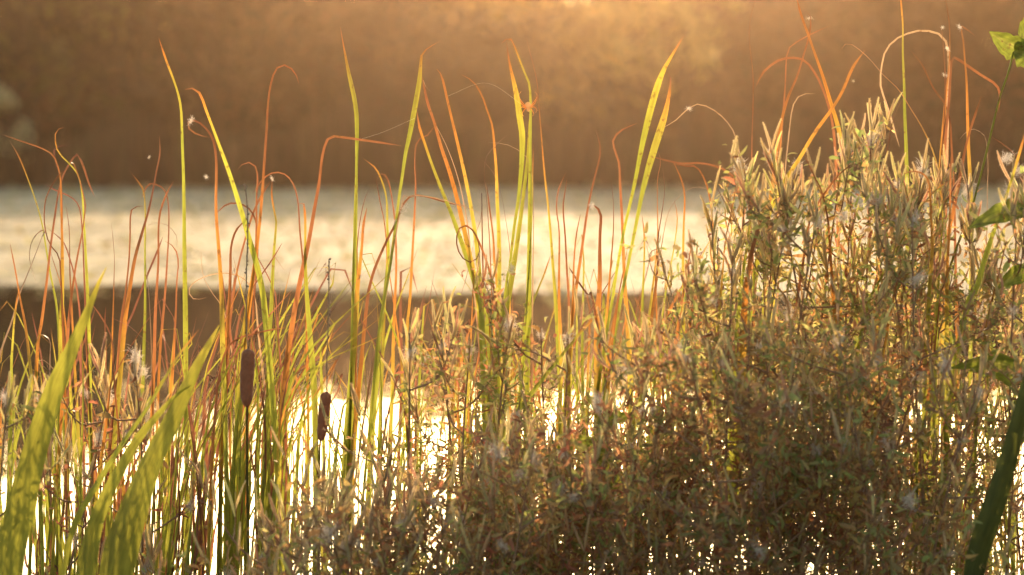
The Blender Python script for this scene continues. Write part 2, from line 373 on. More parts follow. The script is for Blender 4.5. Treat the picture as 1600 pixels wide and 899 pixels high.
# colour along a leaf, from the water (0) to the tip (1)
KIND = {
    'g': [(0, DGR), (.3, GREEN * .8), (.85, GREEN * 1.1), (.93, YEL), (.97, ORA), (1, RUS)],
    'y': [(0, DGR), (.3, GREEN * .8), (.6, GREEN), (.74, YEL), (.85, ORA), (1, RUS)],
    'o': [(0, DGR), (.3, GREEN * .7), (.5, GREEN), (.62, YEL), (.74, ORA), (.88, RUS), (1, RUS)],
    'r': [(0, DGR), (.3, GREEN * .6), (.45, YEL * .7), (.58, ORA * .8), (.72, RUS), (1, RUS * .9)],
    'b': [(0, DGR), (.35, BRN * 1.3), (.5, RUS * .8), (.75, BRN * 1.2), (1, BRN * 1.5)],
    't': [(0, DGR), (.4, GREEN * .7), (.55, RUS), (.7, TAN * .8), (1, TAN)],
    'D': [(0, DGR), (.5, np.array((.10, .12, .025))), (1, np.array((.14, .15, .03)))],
    'G': [(0, np.array((.17, .18, .03))), (.5, np.array((.24, .25, .035))), (.95, np.array((.34, .34, .05))), (1, YEL)],  # darker towards the base: shade of the reeds behind painted in
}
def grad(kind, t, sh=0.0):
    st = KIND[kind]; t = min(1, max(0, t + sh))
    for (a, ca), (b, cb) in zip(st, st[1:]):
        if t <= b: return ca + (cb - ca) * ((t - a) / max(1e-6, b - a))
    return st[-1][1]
def spline(P, n):
    """smooth curve through P, n evenly spaced points"""
    P = [np.array(p, float) for p in P]; Q = [2 * P[0] - P[1]] + P + [2 * P[-1] - P[-2]]; out_ = []
    for i in range(1, len(Q) - 2):
        for k in range(10):
            t = k / 10; p0, p1, p2, p3 = Q[i - 1:i + 3]
            out_.append(.5 * ((2 * p1) + (p2 - p0) * t + (2 * p0 - 5 * p1 + 4 * p2 - p3) * t * t + (3 * p1 - p0 - 3 * p2 + p3) * t ** 3))
    out_.append(P[-1]); A = np.array(out_)
    d = np.concatenate([[0], np.cumsum(np.linalg.norm(np.diff(A, axis=0), axis=1))])
    s = np.linspace(0, d[-1], n)
    return np.stack([np.interp(s, d, A[:, k]) for k in range(A.shape[1])], 1), d[-1]
def blade_mesh(name, pts, width, kind, r, prof='d', across=3, mat=None, shift=0.0, yaw=None, n=None):
    """a strap leaf along world points base -> tip; slightly cupped, slowly twisting"""
    n = n or max(30, min(84, 7 * len(pts))); A, Ln = spline(pts, n)
    dry = {'r': 1, 'b': 1, 't': 1, 'o': .7, 'y': .4}.get(kind, .15)
    f1, f2, p1, p2 = r.uniform(9, 16), r.uniform(20, 34), r.random() * 6, r.random() * 6
    for i in range(n):
        t = i / (n - 1); k_ = max(0, (t - .45) / .55) ** 1.5 * .0045 * dry * min(1, Ln)
        A[i, 0] += k_ * (math.sin(t * f1 + p1) + .6 * math.sin(t * f2 + p2)); A[i, 1] += 2 * k_ * math.sin(t * f1 * .8 + p2)
    V = []; F = []; K = []; U = []
    yaw = r.uniform(-.75, .75) if yaw is None else yaw; tw = r.uniform(-.9, .9); ph = r.random() * 6
    side0 = None; gs = r.uniform(.82, 1.18); sh = shift + r.uniform(-.05, .05) * (.25 if kind == 'g' else 1)
    for i in range(n):
        t = i / (n - 1); p = Vector(A[i]); d = Vector(A[min(i + 1, n - 1)] - A[max(i - 1, 0)]).normalized()
        s = d.cross(Vector((0, 1, 0)))
        if s.length < .15: s = side0 or Vector((1, 0, 0))
        s.normalize()
        if side0 is not None and s.dot(side0) < 0: s = -s
        side0 = s.copy()
        s = Quaternion(d, yaw + tw * t * t + dry * .9 * tw * max(0, (t - .6) / .4) ** 2) @ s; nrm = d.cross(s)
        if prof == 'u': w = .74 * (.5 + .55 * math.exp(-((t - .90) / .075) ** 2)) * min(1, ((1 - t) / .075 + .02)) ** .8
        elif prof == 'b': w = min(1.0, .62 + t * 1.1) * min(1, (1 - t) / .44 + .01) ** .8
        else: w = (.72 + .28 * math.sin(min(1, t * 1.5) * 1.57)) * min(1, max((1 - t) / .40, .36 if dry == 1 else .2)) ** .62 * min(1, (1 - t) / .03 + .1)
        w *= width * (1 + .07 * math.sin(t * 17 + ph)) / max(.6, math.cos(yaw))
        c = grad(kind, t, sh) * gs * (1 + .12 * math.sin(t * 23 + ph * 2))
        for k in range(across):
            u = k / (across - 1) * 2 - 1
            V.append(p + s * (u * w / 2) + nrm * (.16 * w * (1 - u * u))); U.append((k / (across - 1), t * Ln * 6)); K.append(c * (1.0 - .22 * (1 - abs(u))))
        if i:
            b = len(V) - 2 * across
            for k in range(across - 1): F.append((b + k, b + k + 1, b + across + k + 1, b + across + k))
    return mesh_data(name, V, F, mat or M['blade'], cols=K, uvs=U), A
GROUND_PX = 1192
def leaf_path(px, depth, base_x, r, lean=None):
    """traced pixels (tip first) -> world points base first; the foot runs down to the plant's root"""
    P = list(reversed(px)); (x0, y0) = P[0]; n = len(P)
    lean = r.uniform(-.22, .22) if lean is None else lean
    dt = [depth + lean * (i / max(1, n - 1)) for i in range(n)]
    foot = Vector((at(base_x, 700, depth).x + r.uniform(-.012, .012), depth + r.uniform(-.012, .012), -.03))
    pts = [foot]; q0 = at(x0, y0, dt[0])
    if q0.z > .25:
        dx = q0.x - foot.x; nxt = at(*P[1], dt[1])
        sl = max(-.3, min(.3, (nxt.x - q0.x) / max(.03, abs(nxt.z - q0.z))))
        for f in (.33, .66):
            z = foot.z + (q0.z - foot.z) * f
            sx = q0.x - sl * (q0.z - z) * .8
            lx = foot.x + dx * f
            pts.append(Vector((lx + (sx - lx) * f * .8, foot.y + (q0.y - foot.y) * f, z)))
    pts += [at(x, y, d) for (x, y), d in zip(P, dt)]
    return pts
def parse(s):
    head, body = s.split('|'); h = head.split()
    return h[0], float(h[1]), (h[2] if len(h) > 2 else 'd'), [tuple(float(v) for v in q.split(',')) for q in body.split()]
def foot_x(px):
    (x1, y1), (x0, y0) = px[-1], px[-2]
    sl = (x1 - x0) / (y1 - y0) if y1 - y0 > 8 else 0
    return x1 + max(-.22, min(.22, sl)) * (GROUND_PX - y1) * .55
def cattail(label, depth, leaves, seed, group='cattails standing along the near bank', lean=None, name='cattail'):
    r = random.Random(seed); L_ = [parse(s) for s in leaves]
    bx = sum(foot_x(l[3]) for l in L_) / len(L_)
    base = Vector((at(bx, 700, depth).x, depth, 0.0)); root = empty(name, base); tag(root, label, 'cattail', group)
    for kind, w, prof, px in L_:
        own = bx + (foot_x(px) - bx) * .35
        pts = [p - base for p in leaf_path(px, depth, own, r, lean)]
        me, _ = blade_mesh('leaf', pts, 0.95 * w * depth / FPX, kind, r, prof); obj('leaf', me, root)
    return root

CT = [  # label, depth, traced leaves (kind width profile | tip ... towards the water)
('cattail with one rust leaf bending out over the picture edge above an orange blade', 6.9, [
 'y 8|4,210 31,220 62,231 81,242 90,261 94,286 95,320 96,354 97,398 97,460 95,540', 'b 4|107,228 92,229 84,236 86,252 92,275 94,300 96,345 97,420']),
('thin green cattail blade leaning beside the shrub at the picture edge', 7.1, ['g 6|14,219 30,247 47,289 58,320 67,354 73,392 80,435 88,477 93,547']),
('cattail with a curled brown tip rising over the bent rust leaf', 7.0, [
 'g 7|101,199 90,203 86,214 90,236 107,255 120,270 126,289 129,314 130,336 132,367 134,404 137,460 139,520',
 'b 4|68,287 84,297 106,306 120,317 126,336 129,380 131,440']),
('rust cattail folded sharply over into a hanging tip', 6.8, [
 'r 7|143,308 134,286 125,255 117,241 110,252 100,270 93,295 87,336 79,392 73,445 66,500 58,560', 'r 6|112,262 114,252 123,276 129,305 131,323 126,360 118,404 112,454 106,520',
 'r 4|112,262 93,273 78,295 70,317 69,350 76,380 90,400 94,440']),
('green cattail whose dry pale tip hangs down at the picture edge', 6.8, ['t 8|57,446 44,410 44,385 53,367 67,359 62,376 47,420 33,457 19,504 4,544 -6,590']),
('orange blade and brown arched leaf behind the large smooth leaf', 7.2, ['o 6|99,320 106,354 109,382 110,410 112,460 115,540', 'b 5|75,357 90,368 103,382 112,410 117,432 120,460 124,520', 'y 6|76,380 84,410 93,438 98,470 104,530']),
('short dark brown tipped cattail near the picture edge', 6.7, ['y 6|17,380 23,417 29,460 33,480 40,515 45,552 49,590 55,648', 'o 5|47,520 35,539 19,579 7,611 2,650', 'g 8|28,455 23,493 20,533 18,568 17,620']),
('small cattail with a dry hooked tip left of the large smooth leaf', 6.9, ['t 6|57,536 57,526 64,523 76,533 77,555 78,590 78,640', 't 3|64,575 60,566 69,563 85,580 92,610']),
('straight cattail blade with brown point above the fluffy dry willowherb', 7.1, ['o 6|174,345 178,373 180,404 179,429 177,480 175,545 172,600', 'r 5|163,480 165,520 166,573 167,620']),
('cattail with square bent rust tip beside the broad orange green blade', 7.0, ['r 6|226,322 209,325 204,339 202,367 199,404 194,460 187,530', 'g 6|202,267 215,283 224,298 227,329 227,379 227,460 225,540']),
('broad orange green cattail blade with a twisting red tip', 6.8, ['o 10|251,213 252,240 246,268 240,298 233,329 223,364 212,404 202,460 192,530']),
('rust cattail arching over in a hook with a reddish fork', 7.0, ['r 5|221,312 230,290 242,288 257,297 263,320 263,360 259,414 255,480 250,560', 'r 6|273,283 262,303 250,333 245,367 244,414 243,480 241,560', 't 3|278,387 277,370 263,353 247,349 232,354 228,400 232,470', 'b 5|257,370 247,397 233,427 220,454 205,490 190,540']),
('short cattail with a rounded rust tip over an orange stem', 6.9, ['o 7|258,377 267,382 275,390 280,410 279,434 277,480 270,560']),
('tall slender green cattail with a hair thin brown tip leaning back', 7.0, ['g 7|248,59 260,95 275,135 283,170 285,225 287,300 288,380 289,450 290,530']),
('long green cattail leaf slanting across with a hooked pale tip', 6.9, ['g 11|289,140 300,138 313,147 322,172 340,220 360,275 380,340 388,370 397,400 407,440 415,500']),
('cattail ending in a looped dry tip with a white glint', 6.9, ['o 8|328,215 313,212 298,205 291,195 297,188 310,192 323,205 332,223 336,250 337,277 338,330 342,387 346,453 348,520']),
('dry tan leaf making a wide low arch over the weed mat', 7.1, ['t 4|320,465 303,468 295,457 301,444 318,434 338,428 360,428 383,438 398,465 405,520', 't 3|310,387 311,420 317,440 333,463 348,482 358,520']),
('tall rust cattail with a long hooked tip', 6.95, ['o 7|470,131 462,112 445,102 430,112 420,150 416,210 413,257 407,330 397,413 388,470 380,540', 'o 7|372,267 383,255 398,257 403,277 400,313 399,367 397,413 392,463 384,540']),
('crossed rust blades with thin arched tips behind the first cattail head', 7.1, ['r 6|423,282 407,307 393,337 383,373 373,420 365,473 357,540', 'r 4|335,337 353,320 370,318 387,326 398,345 402,380 400,430 395,490', 'o 8|387,343 372,360 363,387 360,420 357,480 352,560', 'b 4|436,380 420,412 400,445 385,475 370,520', 'b 5|388,380 400,405 415,430 427,455 433,490']),
('thin rust cattail arching in a hoop towards the yellow blade', 7.05, ['r 5|397,303 417,275 437,270 453,283 463,313 468,360 473,407 477,460 480,540', 'g 8|425,277 424,307 430,340 431,353 428,397 424,480 420,560']),
('upright yellow green cattail blade with brown cap right of the rust hoop', 6.85, ['g 10|467,318 474,316 477,345 477,397 479,447 483,506 488,570 492,642', 'o 8|476,400 466,450 455,510 447,560 440,620']),
('rust cattail snapped at the top with its end pointing sideways', 6.9, ['r 8|628,228 595,223 560,218 538,215 517,215 507,240 500,285 490,330 479,385 467,445 455,520 448,580']),
('tallest green cattail of the centre with an orange spear tip', 6.95, ['g 12 u|531,42 536,70 545,115 555,160 558,200 556,310 553,400 551,470', 'g 11|559,190 558,215 557,250 556,310 555,375 557,440 557,483 547,620 541,694', 'y 10|573,325 567,353 564,387 560,430 557,480 553,560', 'r 4|580,293 572,307 566,333 562,370 560,420']),
('cattail pair with thin arched tips beside the tallest centre blade', 7.1, ['g 7|568,248 587,263 598,287 604,313 605,353 607,397 603,440 598,490 590,560', 'y 6|588,277 591,293 595,320 600,347 604,400 601,470', 'o 5|588,280 592,273 600,274 607,290 613,320 617,353 618,407 617,463 615,540']),
('dry leaf hung with a bright white glint bending over the bank of blades', 6.9, ['r 6|728,322 700,318 668,308 645,306 630,322 622,345 606,375 590,410 580,440 572,490', 't 4|755,338 738,328 715,320 690,311 660,306 640,308 628,330']),
('broad green cattail leaf with an orange tip flicked to one side', 6.85, ['g 13 u|688,64 669,75 659,85 657,101 655,128 648,171 640,213 634,240 628,280 623,313 618,353 610,413 600,470 590,540']),
('thin rust cattail with a raised orange fork at its tip', 7.0, ['o 5|683,192 667,212 653,218 648,233 647,260 649,290 647,340 643,407 640,470 636,540', 'g 10|651,174 655,200 663,224 673,253 690,297 705,333 720,375 735,420 753,480 765,540']),
('yellow orange cattail with a split withered tip', 7.0, ['y 10|660,120 663,139 668,163 677,190 688,230 700,265 712,305 722,345 732,390 745,450 752,520', 't 4|675,145 665,135 661,125 667,150 680,190 697,225 712,270 725,330 735,400']),
('orange cattail blade leaning with a pale pointed tip', 6.9, ['y 9|684,108 692,120 700,155 707,187 716,228 727,280 738,340 745,390 750,450 754,540']),
('cattail curving down from a brown bowed tip beside the spider blades', 7.0, ['y 8|721,117 739,128 752,149 760,173 768,197 773,240 776,273 778,320 780,367 780,440 778,520', 'o 6|752,250 770,270 782,303 788,340 795,387 798,430 797,500']),
('short orange cattail with a rust whip curling up beside it', 7.1, ['y 9|760,288 765,330 770,373 772,413 777,447 780,510', 'r 4|797,208 780,223 762,245 758,270 760,300 764,350 768,420', 'r 5|721,470 730,440 737,405 741,370 750,340 751,315']),
('cattail leaf rolled into a rust ring above the weed mat', 6.95, ['r 5|714,375 722,355 733,355 745,375 748,395 738,410 724,405 715,390 713,370 722,352 738,360 752,390 765,430 775,480']),
('green cattail pair joined by a hooked pale tip where the spider hangs', 6.8, [
 'g 11 u|791,65 796,99 806,144 812,184 816,213 815,257 810,313 803,360 797,413 788,473', 'g 9|783,69 792,61 800,63 808,83 819,112 827,131 829,155 829,200',
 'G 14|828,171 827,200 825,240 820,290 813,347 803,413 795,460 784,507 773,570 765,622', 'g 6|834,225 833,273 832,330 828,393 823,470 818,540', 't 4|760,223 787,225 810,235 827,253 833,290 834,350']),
('slim orange tipped cattail standing alone behind the spider blades', 7.1, ['y 7|821,51 827,75 835,107 840,133 843,174 847,223 851,273 857,330 863,407 868,470 872,540']),
('pair of short rust cattail tips leaning together', 7.0, ['o 6|883,270 872,297 869,327 873,360 874,413 875,470 876,540', 'r 6|886,278 882,307 880,327 882,367 883,420 887,473 889,540', 'g 7|860,400 850,430 838,460 828,500']),
('orange cattail with a wavy upright tip behind the white glint', 6.95, ['o 8|929,203 937,237 930,277 920,327 910,387 902,440 897,477 890,540', 'y 6|908,335 902,367 898,407 896,450 893,520']),
('broad orange cattail with a curled pale cap', 6.85, ['o 11|918,326 925,320 933,325 938,338 936,362 935,393 936,447 935,482 934,540', 'r 5|890,417 905,440 918,462 926,480']),
('narrow upright cattail with an orange point left of the twin tall leaves', 7.0, ['o 7|955,278 958,313 957,353 953,407 950,463 946,540']),
('cattail with a pale hooked ribbon tip beside the twin tall leaves', 7.1, ['o 8|995,193 973,203 960,217 962,233 970,257 971,290 972,330 974,397 978,473 982,540']),
('taller of the twin green leaves arching to an orange tip', 6.85, ['g 13 u|1069,55 1057,75 1035,115 1020,160 1005,220 990,295 975,360 964,420 957,467 947,523 939,576 932,632']),
('shorter of the twin green leaves with a rounded orange cap', 6.8, ['g 13 u|1042,112 1048,126 1040,175 1020,240 1005,295 990,370 980,420 969,473 960,529 947,591 938,644']),
('thin dry stalk looping over with a bright glint right of the twin leaves', 7.0, ['t 4|1035,202 1060,187 1077,170 1095,163 1120,175 1140,197 1150,222 1157,270 1160,350 1160,450']),
('close pair of orange tipped cattails crossing behind the twin leaves', 7.05, ['y 8|1028,235 1033,253 1028,280 1028,320 1028,367 1023,420 1017,467 1010,545', 'o 9|1036,262 1038,297 1033,337 1028,373 1027,420 1019,482 1010,545 997,607', 't 4|1052,390 1033,388 1015,394 1014,404 1030,406 1038,420 1038,480']),
('upright cattail with a bent orange tip over a green blade', 6.9, ['y 9|1050,252 1063,280 1069,307 1068,353 1067,413 1068,463 1066,540', 'g 5|1053,313 1058,340 1053,387 1043,440 1037,477 1028,540']),
('long rust cattail bowed level towards the willowherb bush', 6.9, ['r 6|1010,243 1033,250 1063,256 1093,255 1127,263 1147,277 1162,295 1172,330 1176,400', 'y 6|1053,257 1075,260 1090,262 1103,287 1110,323 1114,380 1116,450']),
('fine tan arch spanning beneath the level rust leaf', 7.1, ['t 4|1142,318 1127,305 1100,293 1080,295 1060,310 1043,337 1030,400 1020,480']),
('short cattails with orange points left of the willowherb bush', 6.9, ['o 6|1082,370 1075,407 1068,443 1062,490 1055,560', 'o 9|1090,423 1083,464 1075,510 1066,545 1055,620', 'g 7|1003,337 1006,367 1006,413 1004,473 1003,540']),
('rust stalk leaning among the orange blades below the twin leaves', 6.7, ['b 7|985,427 992,457 1002,498 1013,530 1030,580', 'r 9|989,554 1000,585 1013,629 1022,663 1035,720', 'y 10|966,457 960,513 953,576 950,638 947,700']),
('green blade bent low across the middle with an orange tip', 6.55, ['g 10|950,478 925,500 890,540 850,590 805,650 780,700']),
('tall cattail with a glinting tip and orange neck behind the pod fans', 7.2, ['y 8|1242,-12 1250,20 1265,60 1275,87 1287,120 1298,157 1307,187 1313,213 1320,260 1328,330 1335,420', 'o 8|1258,18 1265,28 1264,53 1257,83 1247,120 1233,153 1223,187 1215,227 1208,280 1200,350']),
('rust leaf drooping in an arc with a pale hanging tip', 7.1, ['r 6|1180,137 1193,113 1213,97 1230,91 1248,91 1263,97 1280,120 1290,143 1297,165 1303,200 1306,260']),
('thin amber leaf bowing over beneath the glinting cattail tip', 7.3, ['o 5|1297,40 1270,52 1243,67 1230,83 1228,133 1225,180 1220,240 1215,320', 't 3|1272,147 1250,148 1237,163 1232,187 1228,230 1224,300']),
('hair thin rust stem running up out of the picture top', 7.3, ['r 3|1185,-20 1172,37 1172,73 1177,117 1178,173 1176,227 1174,300 1170,400']),
('orange cattail leaf sweeping down from a hooked tip over the bush', 6.9, ['y 10|1315,78 1325,68 1340,75 1360,93 1380,117 1404,140 1422,168 1441,199 1457,234 1467,274 1475,340']),
('green blade with an orange tip slanting over the bush towards the pods', 6.8, ['y 11|1352,78 1333,103 1322,127 1313,147 1297,173 1273,207 1250,247 1223,290 1200,340 1185,400']),
('straight green cattail leaving the picture top above the bush', 7.1, ['g 9|1406,-40 1408,3 1411,40 1411,81 1413,131 1414,187 1416,243 1418,330 1418,420']),
('pale rust leaf arching wide across two upright cattails', 7.2, ['t 5|1407,230 1388,168 1377,134 1380,97 1388,75 1407,58 1438,48 1463,51 1478,61 1484,90 1482,150 1478,260', 'r 5|1424,79 1441,100 1453,125 1463,143 1478,162 1486,190 1488,260']),
('yellow green cattail with an orange tip meeting the picture top', 7.0, ['y 9|1475,-25 1483,31 1484,56 1483,93 1478,140 1475,174 1472,212 1468,280 1465,350', 'r 6|1474,44 1475,81 1475,125 1473,174 1472,199 1468,260 1462,330', 'r 6|1562,176 1564,146 1556,131 1534,118 1506,100 1488,90 1483,105 1480,170 1474,260']),
('cattail with a folded glinting cap near the broad leaf corner', 7.0, ['y 9|1522,56 1503,42 1499,43 1503,59 1506,90 1510,131 1512,181 1514,234 1516,277 1518,350', 'o 8|1532,151 1522,184 1513,215 1505,249 1500,277 1490,330 1480,400']),
('red brown blade standing among the pod tops', 6.9, ['o 7|1408,153 1394,184 1388,218 1383,249 1380,277 1376,340', 'r 5|1318,240 1325,280 1330,324 1334,380']),
('pale thin curl at the bush edge beside the long stalk', 7.2, ['t 4|1500,218 1510,206 1522,202 1536,210 1541,222 1543,260 1540,340', 'r 5|1553,213 1578,230 1592,246 1598,270 1602,330']),
('green blade rising across the bush with a bent tan tip', 6.5, ['g 10|1492,278 1467,293 1440,323 1417,363 1390,410 1367,453 1350,500']),
('upright green blade with a rust arched tip in front of the bush', 6.5, ['y 8|1410,272 1427,268 1443,273 1452,290 1455,340 1457,390 1453,440 1450,507 1445,600', 'g 8|1465,260 1472,307 1472,357 1468,407 1465,473 1463,537 1460,620']),
('orange and rust blades crossing low in the bush', 6.5, ['o 6|1522,337 1493,357 1460,383 1430,410 1400,450', 'r 5|1507,380 1490,413 1477,447 1465,490', 'y 6|1487,240 1485,307 1483,373 1480,450']),
('tall green blade slanting down from the picture edge', 6.5, ['g 9|1602,205 1593,240 1577,293 1557,350 1540,400 1527,447 1513,473 1500,533 1488,600', 'y 8|1572,370 1560,427 1547,480 1537,537 1528,620']),
('wide orange withered leaf among the first pods of the bush', 6.55, ['o 15|1196,328 1185,358 1175,390 1169,427 1163,480', 'g 9|1177,262 1175,318 1169,365 1163,414 1157,458 1152,517 1146,600', 'y 7|1152,280 1144,327 1136,365 1128,430']),
('arched red leaf with orange neighbour at the bush top', 6.6, ['r 6|1337,254 1315,268 1290,299 1275,324 1262,360', 'o 7|1258,240 1272,271 1284,296 1292,330 1298,390']),
('rust leaves crossing over the fluffy dry willowherb', 6.7, ['o 6|239,487 214,525 182,584 170,630', 'b 4|175,496 203,509 222,525 239,539 270,575 290,620', 'r 5|148,475 160,493 170,517 174,541 178,600']),
('level rust leaf lying across the stems beside the first cattail head', 6.7, ['r 6|445,512 420,516 395,522 370,530 352,548 340,590 335,650']),
]
for i, (lab, dep, lv) in enumerate(CT): cattail(lab, dep, lv, 100 + i)
# the big smooth leaves near the camera
def big_leaf(label, depth, specs, seed):
    r = random.Random(seed); L_ = [parse(s) for s in specs]; bx = sum(l[3][-1][0] for l in L_) / len(L_)
    base = Vector((at(bx, 899, depth).x, depth, 0.0)); root = empty('sword_leaved_plant', base); tag(root, label, 'plant', 'broad sword leaves close to the camera')
    for kind, w, prof, px in L_:
        pts = [p - base for p in leaf_path(px, depth, px[-1][0] + (px[-1][0] - px[-2][0]) * .8, r, -.05)]
        me, _ = blade_mesh('leaf', pts, w * depth / FPX, kind, r, prof, across=7, mat=M['sword'], yaw=r.uniform(-.2, .2), n=40); obj('leaf', me, root)
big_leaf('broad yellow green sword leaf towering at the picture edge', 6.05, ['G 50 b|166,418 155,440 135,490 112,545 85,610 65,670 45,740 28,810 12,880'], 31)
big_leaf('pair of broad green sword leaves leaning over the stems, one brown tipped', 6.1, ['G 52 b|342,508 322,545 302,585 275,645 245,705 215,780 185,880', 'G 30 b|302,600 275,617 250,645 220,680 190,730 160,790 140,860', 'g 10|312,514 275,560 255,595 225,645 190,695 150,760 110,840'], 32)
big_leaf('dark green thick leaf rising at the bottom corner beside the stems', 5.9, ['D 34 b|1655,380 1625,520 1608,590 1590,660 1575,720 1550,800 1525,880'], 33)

# ------------------------------------------------------------------ cattail seed heads
def lathe(V, F, pts, rads, n=12): tube(V, F, pts, rads, n)
def seed_head(label, depth, top, bot, w, spike_px, foot_px, seed):
    r = random.Random(seed); base = Vector((at(foot_px, 700, depth).x, depth, 0)); root = empty('cattail_flower_stem', base)
    tag(root, label, 'cattail', 'cattail stems with brown seed heads')
    T = at(*top, depth) - base; B = at(*bot, depth) - base; ax = T - B
    V = []; F = []; A, _ = spline([Vector((0, 0, -.03)), B * .5 + Vector((.004, 0, 0)), B * .85, B, B + ax * .3], 20)
    tube(V, F, [Vector(a) for a in A], [.0042 - .0016 * i / 19 for i in range(20)], 6)
    K = [(0.22, 0.2, 0.05)] * len(V); obj('stalk', mesh_data('stalk', V, F, M['blade'], cols=K), root)
    V = []; F = []; n = 26; R0 = w * depth / FPX / 2; pts = []; rr = []
    for i in range(n):
        t = i / (n - 1); pts.append(B + ax * t + Vector((.0015 * math.sin(t * 5 + seed), 0, 0)))
        e = min(1, math.sqrt(max(0, 1 - (1 - min(1, t / .2)) ** 2)) * .75 + .25 * min(1, t / .5)) if t < .5 else math.sqrt(max(0, 1 - max(0, (t - .88) / .12) ** 2))
        rr.append(max(.0012, R0 * e * (1 + .03 * math.sin(t * 31 + seed))))
    lathe(V, F, pts, rr, 18); nf = len(F); hairs(V, F, pts, rr, r, 70, .0022, .00022); obj('seed_head', mesh_data('seed_head', V, F, M['head'], mat2=M['fuzz'], from2=nf, cols=[(.5, .2, .09)] * len(V)), root)
    if spike_px:
        P = [T] + [at(x, y, depth) - base for x, y in spike_px]; A, Ln = spline(P, 40); V = []; F = []
        tube(V, F, [Vector(a) for a in A], [.0015] * 40, 5)
        for i in range(14, 40):
            if r.random() < .75:
                p = Vector(A[i]); a = r.random() * 6.28; e = Vector((math.cos(a), math.sin(a), r.uniform(-.3, .6))) * r.uniform(.004, .007)
                tube(V, F, [p, p + e * .6, p + e], [.0018, .0028, .0010], 4)
        obj('flower_spike', mesh_data('flower_spike', V, F, M['spike']), root)
seed_head('fat brown cattail head, larger of the two standing against white water', 6.6, (387, 545), (386, 637), 22, [(385, 500), (385, 430), (387, 370), (386, 320), (383, 290)], 384, 3)
seed_head('slim brown cattail head tilted alone against white water', 6.6, (511, 612), (500, 690), 18, [(511, 560), (513, 500), (514, 440), (514, 405)], 488, 7)
seed_head('dark cattail head half hidden at the edge of the willowherb bush', 7.15, (1120, 440), (1118, 490), 23, [(1121, 400), (1122, 370)], 1114, 11)
seed_head('dark cattail head low among the stems beside the sword leaves', 6.9, (309, 828), (306, 892), 19, None, 303, 13)

# ------------------------------------------------------------------ filler stems of the stand
ZONES = [  # x range, top y range, count, depth, kinds, label
 (0, 120, 470, 720, 26, (6.7, 7.6), 'ggbybggg', 'reed blade crowding behind the towering sword leaf'),
 (120, 250, 480, 760, 30, (6.7, 7.7), 'gbrbbgyb', 'reed blade in the brown thicket around the fluffy dry willowherb'),
 (250, 360, 420, 740, 34, (6.7, 7.7), 'ggbygbgb', 'reed blade between the sword leaf pair and the fat cattail head'),
 (350, 450, 400, 720, 40, (6.7, 7.7), 'ggbggyrgb', 'reed blade crowded around the fat cattail head'),
 (445, 560, 470, 720, 13, (6.8, 7.6), 'gggyggb', 'reed blade standing by the slim tilted cattail head'),
 (555, 700, 380, 700, 20, (6.8, 7.7), 'ggyggygb', 'reed blade in the stand right of the slim cattail head'),
 (690, 860, 380, 640, 34, (6.9, 7.8), 'ggyygor', 'reed blade behind the middle willowherb under the spider blades'),
 (855, 1100, 380, 640, 46, (6.9, 7.9), 'gyygorgg', 'reed blade between the middle willowherb and the large bush'),
 (1380, 1600, 480, 760, 40, (6.3, 7.6), 'bgrgyb', 'reed stem in the shaded stand under the large bush'),
]
def filler(zone, seed):
    x0, x1, y0, y1, cnt, (d0, d1), kinds, lab = zone; r = random.Random(seed)
    for i in range(cnt):
        x = r.uniform(x0, x1); top = y0 + (y1 - y0) * r.random() ** 1.2; dep = r.uniform(d0, d1)
        lean = r.gauss(.15 if 250 <= x0 <= 360 else .03, .14); ln = 900 - top
        mid = x + lean * ln * .45 + r.gauss(0, 5); tipx = x + lean * ln + r.gauss(0, 14)
        px = [(tipx, top), (x * .35 + mid * .65 + r.gauss(0, 3), top + ln * .33), (x * .7 + mid * .3, top + ln * .66), (x, 900)]
        if r.random() < .28:
            hk = r.choice((-1, 1)) * r.uniform(14, 40); px = [(tipx + hk, top + r.uniform(5, 40)), (tipx + hk * .5, top - 6)] + px
        base = Vector((at(x - lean * 80, 700, dep).x, dep, 0)); root = empty('reed', base); kd = r.choice(kinds); ww = r.uniform(2.2, 6.0)
        word = {'g': 'green', 'y': 'yellow green', 'o': 'orange tipped', 'r': 'rust', 'b': 'dull brown', 't': 'tan'}[kd]
        form = ('thin ' if ww < 3.3 else 'wider ' if ww > 5 else '') + ('leaning ' if abs(lean) > .2 else '') + ('hook tipped ' if len(px) > 4 else '')
        tag(root, ' '.join((form + word + ' ' + lab).split()[:16]), 'reed', lab.replace('reed blade', 'reed blades').replace('reed stem', 'reed stems'))
        pts = [p - base for p in leaf_path(px, dep, x - lean * 80, r)]
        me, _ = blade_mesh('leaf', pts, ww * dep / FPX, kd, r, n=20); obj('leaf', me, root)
        for extra in range(r.choice((0, 1, 1, 2))):
            dx = r.uniform(-26, 26); px2 = [(a + dx * (1 - k / len(px)), min(b + r.uniform(30, 110), 890)) for k, (a, b) in enumerate(px[:-1])] + [px[-1]]
            pts = [p - base for p in leaf_path(px2, dep, x - lean * 80, r)]
            me, _ = blade_mesh('leaf', pts, r.uniform(2, 4.5) * dep / FPX, r.choice(kinds), r, n=18); obj('leaf', me, root)
for zi, z in enumerate(ZONES): filler(z, 900 + zi)

